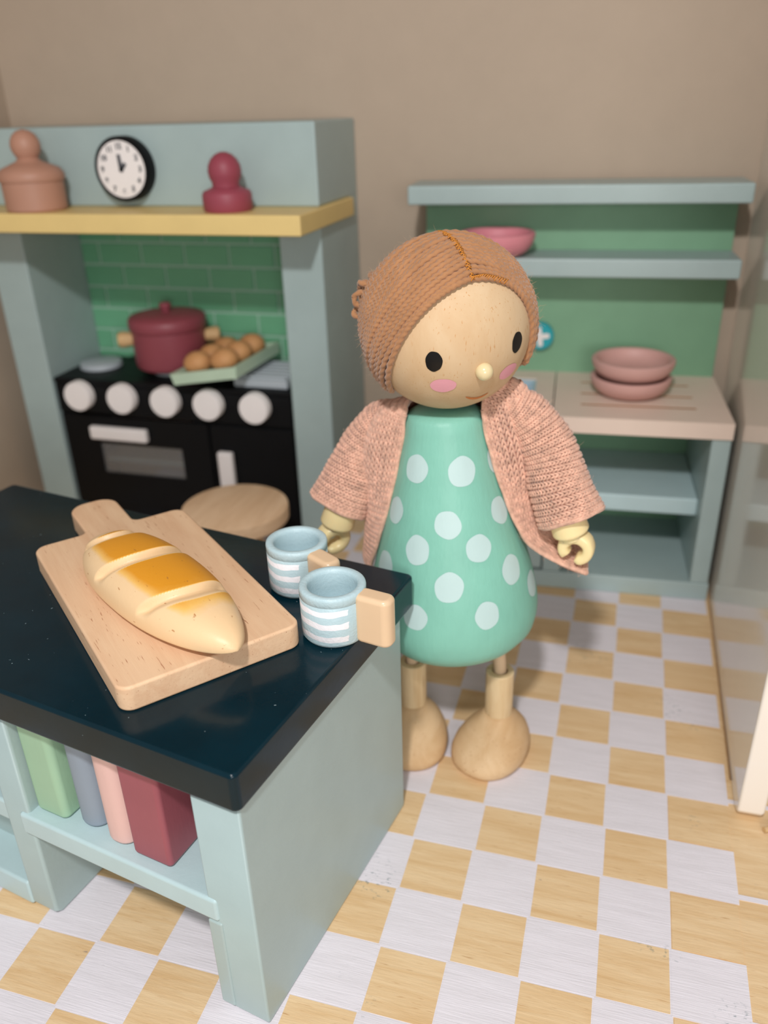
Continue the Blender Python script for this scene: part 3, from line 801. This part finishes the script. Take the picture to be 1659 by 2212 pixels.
# hair: two-ply yarn strands from the parting to the nape
HR = bpy.data.objects.new('hair', None)
def unit(az, elv):
    a, e = math.radians(az), math.radians(elv); return Vector((math.cos(a) * math.cos(e), math.sin(a) * math.cos(e), math.sin(e)))
P0 = Vector((.386, -.650, .655)).normalized(); P4 = Vector((-.028, -.053, .998)).normalized()
pn = P0.cross(P4).normalized(); Q0 = pn.cross(P0)
def parting(om): return P0 * math.cos(om) + Q0 * math.sin(om)
def lerp(a, b, t): return a + (b - a) * t
def strand(sd, k, K):
    t = k / (K - 1)
    s0 = parting(math.radians(lerp(0, 158, t ** 0.97)))
    if sd < 0:
        m = unit(lerp(-99, -236, t ** .9), lerp(13, 33, t)); e = unit(lerp(-146, -264, t ** .72), lerp(-46, -30, t ** .6))
        if k == 0: m = Vector((-.16, -.952, .262)).normalized(); e = Vector((-.56, -.45, -.70)).normalized()
    else:
        m = unit(lerp(-15.5, 62, t ** .95), lerp(25, 34, t)); e = unit(lerp(3, 92, t), lerp(-22, -44, t ** .6))
    cpt = (m * 2 - (s0 + e) * 0.5)
    r0 = RW + 0.045
    path = []
    N = 132
    for i in range(N):
        u = i / (N - 1)
        p = s0 * (1 - u) ** 2 + cpt * (2 * u * (1 - u)) + e * u * u
        path.append(p.normalized() * (r0 + 0.012 * math.sin(k * 2.4 + u * 5) * (1 - .3 * u)))
    return path
mesh_s = []
capL, capR = [], []
def two_ply(ph, turns):
    return lambda a, u: 0.84 + 0.16 * math.cos(2 * (a - ph - u * turns * math.pi))
HAIR = bpy.data.objects.new('hair', None)
cap = MB()
for sd, K in ((-1, 47), (1, 41)):
    rowsP = [strand(sd, k, K) for k in range(K)]
    cap.grid([[p.normalized() * (RW + 0.018) for p in r[::6]] for r in rowsP])
    mesh_s.append(rowsP)
HAIR = cap.build('hair', M['haircap'], DL, loc=dl(HC), angle=None)
for rowsP in mesh_s:
    for k, pth_ in enumerate(rowsP):
        ln = sum((pth_[i + 1] - pth_[i]).length for i in range(len(pth_) - 1))
        jit = rnd.uniform(-.010, .014); pth_ = [p * (1 + jit / RW) for p in pth_]
        MB().tube(pth_, 0.0485, 10, True, two_ply(rnd.random() * 6, ln / 0.105)).build('yarn_strand', M['hair'], HAIR, angle=None)
# gathered ends: small loops of yarn at the back left
def loop(c, r, tilt, n=30):
    c = Vector(c).normalized() * (RW + .10)
    nn = c.normalized(); t1 = Vector((0, 0, 1)).cross(nn).normalized(); t2 = nn.cross(t1)
    return [c + (nn * math.cos(a) * r + (t1 * math.cos(tilt) + t2 * math.sin(tilt)) * (math.sin(a) * r)) for a in [2 * math.pi * 1.0 * i / n for i in range(n + 1)]]
BUN = MB()
for c, r, tl in (((-.90, -.12, .43), .09, .4), ((-.93, -.16, .28), .10, 1.5), ((-.95, .05, .36), .13, 1.0), ((-.86, .28, .42), .14, .2), ((-.90, .2, .22), .15, 2.0), ((-.96, -.1, .12), .08, 2.4)):
    BUN.tube(loop(c, r, tl), 0.05, 9, False, two_ply(0, 5))
BUN.build('hair_knot', M['hair'], HAIR, angle=None)
# golden thread over the parting
PS = MB()
for k in range(64):
    om = math.radians(-1 + k * 1.2); c = parting(om); d = (parting(om + .02) - c).normalized(); sdv = c.cross(d).normalized()
    sgn = 1 if k % 2 else -1
    w_s = 0.03 + .022 * rnd.random()
    q = [(c * (RW + 0.082) - d * 0.03 * sgn + sdv * (-w_s)), (c * (RW + 0.098)), (c * (RW + 0.082) + d * 0.03 * sgn + sdv * w_s * rnd.uniform(.3, 1))]
    PS.tube(q, 0.0085, 6)
arc_ = [Vector((.386, -.650, .655)), Vector((.48, -.57, .66)), Vector((.588, -.50, .632)), Vector((.70, -.41, .58))]
for k in range(16):
    t = k / 15 * 3; i = min(int(t), 2); c = (arc_[i].lerp(arc_[i + 1], t - i)).normalized()
    PS.tube([c * (RW + .07) + Vector((-.02, -.02, -.03)), c * (RW + .095), c * (RW + .075) + Vector((.03, .02, .02))], 0.0085, 6)
ps = PS.build('parting_stitch', M['stitchthread'], HAIR, angle=None)
# loose fibres
FZ = MB()
def fibre(mb, p, d, ln, r=0.0035):
    q = [Vector(p)]; dd = Vector(d).normalized()
    for i in range(4):
        dd = (dd + Vector((rnd.uniform(-1, 1), rnd.uniform(-1, 1), rnd.uniform(-1, 1))) * .38).normalized(); q.append(q[-1] + dd * (ln / 4))
    mb.tube(q, lambda u: r * (1 - .6 * u), 3, False)
for k in range(420):
    sd = 0 if rnd.random() < .62 else 1
    rowsP = mesh_s[sd]; pth_ = rnd.choice(rowsP[:26])
    i = int(min(130, (rnd.random() ** .7) * 131)); p = pth_[i]
    fibre(FZ, p * 1.03, p.normalized() * .6 + (pth_[i + 1] - pth_[i]).normalized() * rnd.uniform(-1.4, 1.4), rnd.uniform(.05, .14), 0.0016)
fz = FZ.build('loose_fibres', M['hairfuzz'], HAIR, angle=None, recalc=False); fz['kind'] = 'stuff'

# legs and feet
def leg(kx, ky, fx, fy, yaw, top=(0, 0)):
    lg = MB().lathe([(0, 0), (.245, 0), (.25, .02), (.25, .97), (.235, .99), (.14, .99), (.13, .9), (0, .9)], 36, Matrix.Translation(dl((kx, ky, .76)))).build('leg', M['legwood'], DL)
    q = [dl((kx, ky, 1.6)), dl((kx - .01, ky + .0, 1.9)), dl((kx + top[0], ky + top[1], 2.3)), dl((kx + top[0], ky + top[1], 2.75))]
    MB().tube(q, .125, 14, True, lambda a, u: .82 + .18 * abs(math.cos(1.5 * (a - u * 9)))).build('rope', M['rope'], lg, angle=60)
    # foot: egg-shaped rings that climb to the dowel
    R = [(0.0, 0, .50, .62), (0.03, 0, .58, .72), (.12, 0, .64, .79), (.24, 0, .655, .80), (.36, .02, .63, .76), (.48, .06, .565, .67), (.58, .12, .485, .56), (.67, .19, .40, .45), (.74, .24, .325, .36), (.80, .27, .275, .30), (.84, .28, .25, .25)]
    rings = []
    cy, sy = math.cos(yaw), math.sin(yaw)
    bx0, by0 = kx - fx, ky - fy
    for z, sh, a, b in R:
        t = smooth01(z / .8); ring = []
        for k in range(44):
            an = 2 * math.pi * k / 44
            x = a * (abs(math.cos(an)) ** .9) * (1 if math.cos(an) > 0 else -1) * (1 - .10 * math.sin(an)); y = b * math.sin(an)
            X_, Y_ = x * cy - y * sy, x * sy + y * cy
            ring.append(dl((fx + X_ + bx0 * t, fy + Y_ + by0 * t, z)))
        rings.append(ring)
    mb = MB(); mb.grid(rings, closed_v=True); mb.f.append(tuple(range(44))[::-1]); mb.f.append(tuple((len(R) - 1) * 44 + k for k in range(44)))
    mb.build('foot', M['footwood'], DL, angle=None)
leg(-3.02, -2.52, -3.10, -2.78, math.radians(-24), (-.05, 0))
leg(-4.60, -2.62, -4.55, -2.88, math.radians(8), (.1, 0))

# ---------------- cardigan
def vcr(P, t):
    n = len(P); i = min(int(t * (n - 1)), n - 2); u = t * (n - 1) - i
    p0, p1, p2, p3 = P[max(i - 1, 0)], P[i], P[i + 1], P[min(i + 2, n - 1)]
    return p1 * 1.0 + (p2 - p0) * (.5 * u) + (p0 * 2 - p1 * 5 + p2 * 4 - p3) * (.5 * u * u) + (p1 * 3 - p0 - p2 * 3 + p3) * (.5 * u ** 3)
# rings of the body of the cardigan: (t, height on the body axis, [(angle from the front, gap over the dress)] from left edge round the back to right edge)
RINGS = [
    (4.06, [(-64, .10, .00), (-80, .06, .10), (-110, .05, .12), (-150, .05, .10), (180, .05, .10), (145, .08, .16), (118, .12, .36), (97, .10, .44), (76, .12, .06)]),
    (3.97, [(-66, .05, .00), (-84, .36, .08), (-110, .40, .08), (-150, .22, .05), (180, .22, .05), (145, .28, .12), (118, .50, .36), (97, .50, .42), (76, .06, .02)]),
    (3.74, [(-66, .03, 0), (-85, .52, .04), (-110, .52, .04), (-150, .22, 0), (180, .20, 0), (145, .32, .1), (120, .60, .22), (99, .64, .24), (76, .05, 0)]),
    (3.40, [(-66, .03, 0), (-86, .60, 0), (-112, .60, 0), (-150, .22, 0), (180, .18, 0), (145, .32, 0), (122, .60, .06), (100, .70, .06), (76, .05, 0)]),
    (3.00, [(-66, .03, 0), (-86, .56, 0), (-112, .56, 0), (-150, .22, 0), (180, .18, 0), (145, .30, 0), (122, .52, 0), (100, .62, 0), (77, .05, 0)]),
    (2.65, [(-66, .03, 0), (-87, .44, 0), (-114, .46, 0), (-150, .22, 0), (180, .18, 0), (145, .30, 0), (122, .40, 0), (100, .44, 0), (78, .06, 0)]),
    (2.25, [(-68, .04, 0), (-88, .33, 0), (-116, .40, 0), (-150, .24, 0), (180, .20, 0), (145, .30, 0), (122, .38, 0), (100, .34, 0), (80, .09, 0)]),
    (1.90, [(-70, .05, 0), (-89, .28, 0), (-118, .36, 0), (-150, .26, 0), (180, .22, 0), (145, .30, 0), (122, .40, .02), (102, .42, .0), (82, .18, 0)]),
    (1.58, [(-72, .07, 0), (-91, .25, 0), (-118, .36, 0), (-150, .28, 0), (180, .24, 0), (145, .32, 0), (124, .50, .06), (104, .66, .04), (83, .62, .02)]),
    (1.40, [(-73, .08, 0), (-92, .24, 0), (-118, .36, 0), (-150, .28, 0), (180, .24, 0), (145, .34, 0), (126, .58, .12), (105, .82, .12), (84, .92, .08)]),
]
CT = []
for h, lst in RINGS:
    r = []
    for a, g, dz in lst:
        r.append(bpt(math.radians(a), h, g) + Vector((0, 0, dz)))
    CT.append(r)
def body_surf(u, t):
    colp = [vcr(r, u) for r in CT]
    return dl(vcr(colp, t))
def ray_y(px, y): return px
# sleeves: rings along the arm
def sleeve(axis, rads, fl):
    def f(u, t):                    # u along the arm, t round it
        c = vcr(axis, u); d = (vcr(axis, min(1, u + .02)) - vcr(axis, max(0, u - .02))).normalized()
        fy = Vector((0, 1, 0)); fy = (fy - d * fy.dot(d)).normalized(); fx = d.cross(fy)
        i = u * (len(rads) - 1); i0 = min(int(i), len(rads) - 2); w = i - i0; w = w * w * (3 - 2 * w)
        ra = lerp(rads[i0][0], rads[i0 + 1][0], w); rb = lerp(rads[i0][1], rads[i0 + 1][1], w)
        a = 2 * math.pi * t
        k = 1 + 0.035 * math.sin(3 * a + 4 * u + fl) * u
        return dl(c + fx * (ra * k * math.cos(a)) + fy * (rb * k * math.sin(a)))
    return f
SLL = sleeve([Vector((-4.82, -2.36, 6.38)), Vector((-5.18, -2.30, 6.16)), Vector((-5.46, -2.38, 5.70)), Vector((-5.64, -2.56, 5.22)), Vector((-5.82, -2.70, 4.80))],
             [(.20, .24), (.31, .32), (.38, .36), (.44, .40), (.48, .40)], 0.5)
SLR = sleeve([Vector((-3.14, -2.36, 6.74)), Vector((-2.76, -2.32, 6.46)), Vector((-2.42, -2.40, 5.98)), Vector((-2.22, -2.56, 5.46)), Vector((-2.00, -2.70, 4.99))],
             [(.20, .24), (.32, .32), (.39, .36), (.45, .40), (.50, .40)], 2.0)
CG = MB().grid([[body_surf(i / 64, j / 40) for j in range(41)] for i in range(65)]).build('cardigan', M['knitbase'], DL, angle=None)
def solid(o, th):
    m = o.modifiers.new('thickness', 'SOLIDIFY'); m.thickness = th * S; m.offset = -1
solid(CG, 0.05)
for f in (SLL, SLR):
    o = MB().grid([[f(i / 24, j / 40) for j in range(40)] for i in range(25)], closed_v=True).build('sleeve', M['knitbase'], CG, angle=None)
    solid(o, 0.05)
# knitted loops: every stitch is a pair of plump slanted yarn legs on the surface
_bp = []; _bf = []
NR, NS_ = 5, 5
for i in range(NR):
    u = i / (NR - 1); r = math.sin(math.pi * (0.08 + .84 * u)) ** .7
    for k in range(NS_): _bp.append((r * math.cos(2 * math.pi * k / NS_), r * math.sin(2 * math.pi * k / NS_), u - .5))
for i in range(NR - 1):
    for k in range(NS_):
        k2 = (k + 1) % NS_; _bf.append((i * NS_ + k, i * NS_ + k2, (i + 1) * NS_ + k2, (i + 1) * NS_ + k))
_bf.append(tuple(range(NS_))[::-1]); _bf.append(tuple((NR - 1) * NS_ + k for k in range(NS_)))
_bp = np.array(_bp)
def knit(f, ncol, nrow, along_v, lift=0.02, fat=0.0225, flip=1, seal=True):
    """f(s,t): s across the wales, t along them"""
    Vs = []; n = 0
    e = 1e-3
    for c in range(ncol):
        s = (c + .5) / ncol
        for r in range(nrow):
            t = (r + .5) / nrow
            p = f(s, t)
            ds = (f(min(1, s + e), t) - f(max(0, s - e), t)); dt = (f(s, min(1, t + e)) - f(s, max(0, t - e)))
            ds = ds / ((min(1, s + e) - max(0, s - e)) * ncol); dt = dt / ((min(1, t + e) - max(0, t - e)) * nrow)
            nrm = ds.cross(dt)
            if nrm.length < 1e-9: continue
            nrm.normalize(); nrm *= flip
            for sg in (-1, 1):
                jit = rnd.uniform(-.06, .06)
                a = p - dt * .72 + ds * (sg * .07) + nrm * (lift - .014)
                b = p + dt * .72 + ds * (sg * (.46 + jit)) + nrm * (lift + .016)
                d = b - a; L = d.length
                if L < 1e-6: continue
                d /= L; x = d.cross(nrm).normalized(); y = x.cross(d)
                w = fat * rnd.uniform(.9, 1.12)
                Rm = np.array([[x.x, x.y, x.z], [y.x, y.y, y.z], [d.x, d.y, d.z]])
                q = (_bp * np.array([w, w * .9, L * 1.08])) @ Rm + np.array((a + b) / 2)
                Vs.append(q); n += 1
    V = np.concatenate(Vs); m = len(_bp)
    return V, n, m
def knit_obj(name, parts, parent):
    allv = []; fs = []; off = 0
    for V, n, m in parts:
        allv.append(V)
        for i in range(n):
            b = off + i * m
            fs.extend([tuple(b + k for k in f) for f in _bf])
        off += len(V)
    V = np.concatenate(allv) * S
    me = bpy.data.meshes.new(name); me.from_pydata([tuple(v) for v in V], [], fs); me.update()
    me.polygons.foreach_set('use_smooth', [True] * len(me.polygons)); me.materials.append(M['knit'])
    o = link(name, me, parent); o['kind'] = 'stuff'; return o
knit_obj('knit_stitches', [knit(lambda s, t: body_surf(s, 1 - t), 76, 36, True, flip=-1)], CG)
sl = [o for o in CG.children if o.name.startswith('sleeve')]
knit_obj('knit_stitches', [knit(lambda s, t: SLL(s, t), 24, 46, True, flip=1)], CG)
knit_obj('knit_stitches', [knit(lambda s, t: SLR(s, t), 24, 46, True, flip=1)], CG)
# cast-off edges: a rolled chain along the front edges, hem and cuffs
def chain(mb, pts, r=0.045):
    pts = [Vector(p) for p in pts]
    mb.tube(pts, r, 8, True, two_ply(0, len(pts) * .9))
ED = MB()
chain(ED, [body_surf(0, i / 60) for i in range(61)]); chain(ED, [body_surf(1, i / 60) for i in range(61)])
chain(ED, [body_surf(i / 120, 1) for i in range(121)], .05); chain(ED, [body_surf(i / 90, 0) for i in range(91)])
for f in (SLL, SLR): chain(ED, [f(1, i / 60) for i in range(61)], .05)
for k, (u, t) in enumerate(((.90, 1.0), (.93, 1.0), (.87, 1.0))):      # frayed loops at the right hem
    p = body_surf(u, t); ED.tube([p, p + Vector((.02, -.05, -.12)), p + Vector((-.04, -.02, -.22)), p + Vector((-.10, 0, -.12)), p + Vector((-.09, 0, .02))], .05, 8)
ED.build('edging', M['knit'], CG, angle=None)
FK = MB()
for k in range(700):
    q = rnd.random()
    if q < .4: f = SLL if q < .2 else SLR; u, t = rnd.random() ** .5, rnd.random()
    else: f = body_surf; u, t = (rnd.choice((0, 1)) if rnd.random() < .4 else rnd.random()), rnd.random() ** .6
    p = f(u, t); e = .002
    fibre(FK, p, (f(min(1, u + e), t) - f(max(0, u - e), t)).cross(f(u, min(1, t + e)) - f(u, max(0, t - e))).normalized() * rnd.choice((-1, 1)), rnd.uniform(.05, .15), 0.0018)
fk = FK.build('wool_fibres', M['fuzz'], CG, angle=None, recalc=False); fk['kind'] = 'stuff'

# ---------------- hands: a wrist ring and a C-shaped gripping hand each
def arm(wr_, axis, facing, hand_c, r=0.29, ln=0.42, spin=0.0):
    axis = Vector(axis).normalized()
    z = axis; y = Vector(facing); y = (y - z * y.dot(z)).normalized(); x = y.cross(z)
    Mw = Matrix.Translation(dl(wr_)) @ Matrix((x, y, z)).transposed().to_4x4()
    MB().lathe([(0, -ln), (r * .93, -ln), (r, -.02), (r * 1.0, 0), (r * .96, .025), (0, .03)], 36, Mw).build('wrist', M['plastic'], DL)
    hx = (x * math.cos(spin) + y * math.sin(spin)); hy = hx.cross(z) * 1.0
    # C hook in the plane of hx (across) and z (along the arm)
    c = dl(wr_) + z * .30
    rings = []
    NA = 34
    for i in range(NA + 1):
        t = i / NA; a = math.radians(lerp(200, -112, t))
        d = hx * math.cos(a) - z * math.sin(a)
        end = min(t, 1 - t)
        k = 1.0 if end > .09 else math.sqrt(max(0.05, 1 - ((.09 - end) / .09) ** 2))
        th = .09 * (k if t > .5 else 1) * (1.1 if .2 < t < .6 else 1); wd = .155 * (.75 + .25 * k)
        rm = .195
        ring = []
        for q in range(14):
            b = 2 * math.pi * q / 14; cb, sb_ = math.cos(b), math.sin(b)
            rr = (abs(cb) ** .6) * (1 if cb > 0 else -1) * th; ww = (abs(sb_) ** .6) * (1 if sb_ > 0 else -1) * wd
            ring.append(c + d * (rm + rr) + hy.normalized() * ww)
        rings.append(ring)
    mb = MB().grid(rings, closed_v=True); mb.f.append(tuple(range(14))[::-1]); mb.f.append(tuple(NA * 14 + q for q in range(14)))
    # short stem inside the wrist ring
    mb.lathe([(0, -.02), (.2, -.02), (.2, .12), (0, .14)], 20, Mw)
    mb.build('hand', M['plastic'], DL, angle=50)
arm((-1.99, -2.76, 4.80), (.36, .0, -.93), (0, -1, 0), None, spin=0.12)
arm((-5.83, -2.80, 4.52), (-.30, -.06, -.95), (.3, -1, 0), None, spin=-0.45)
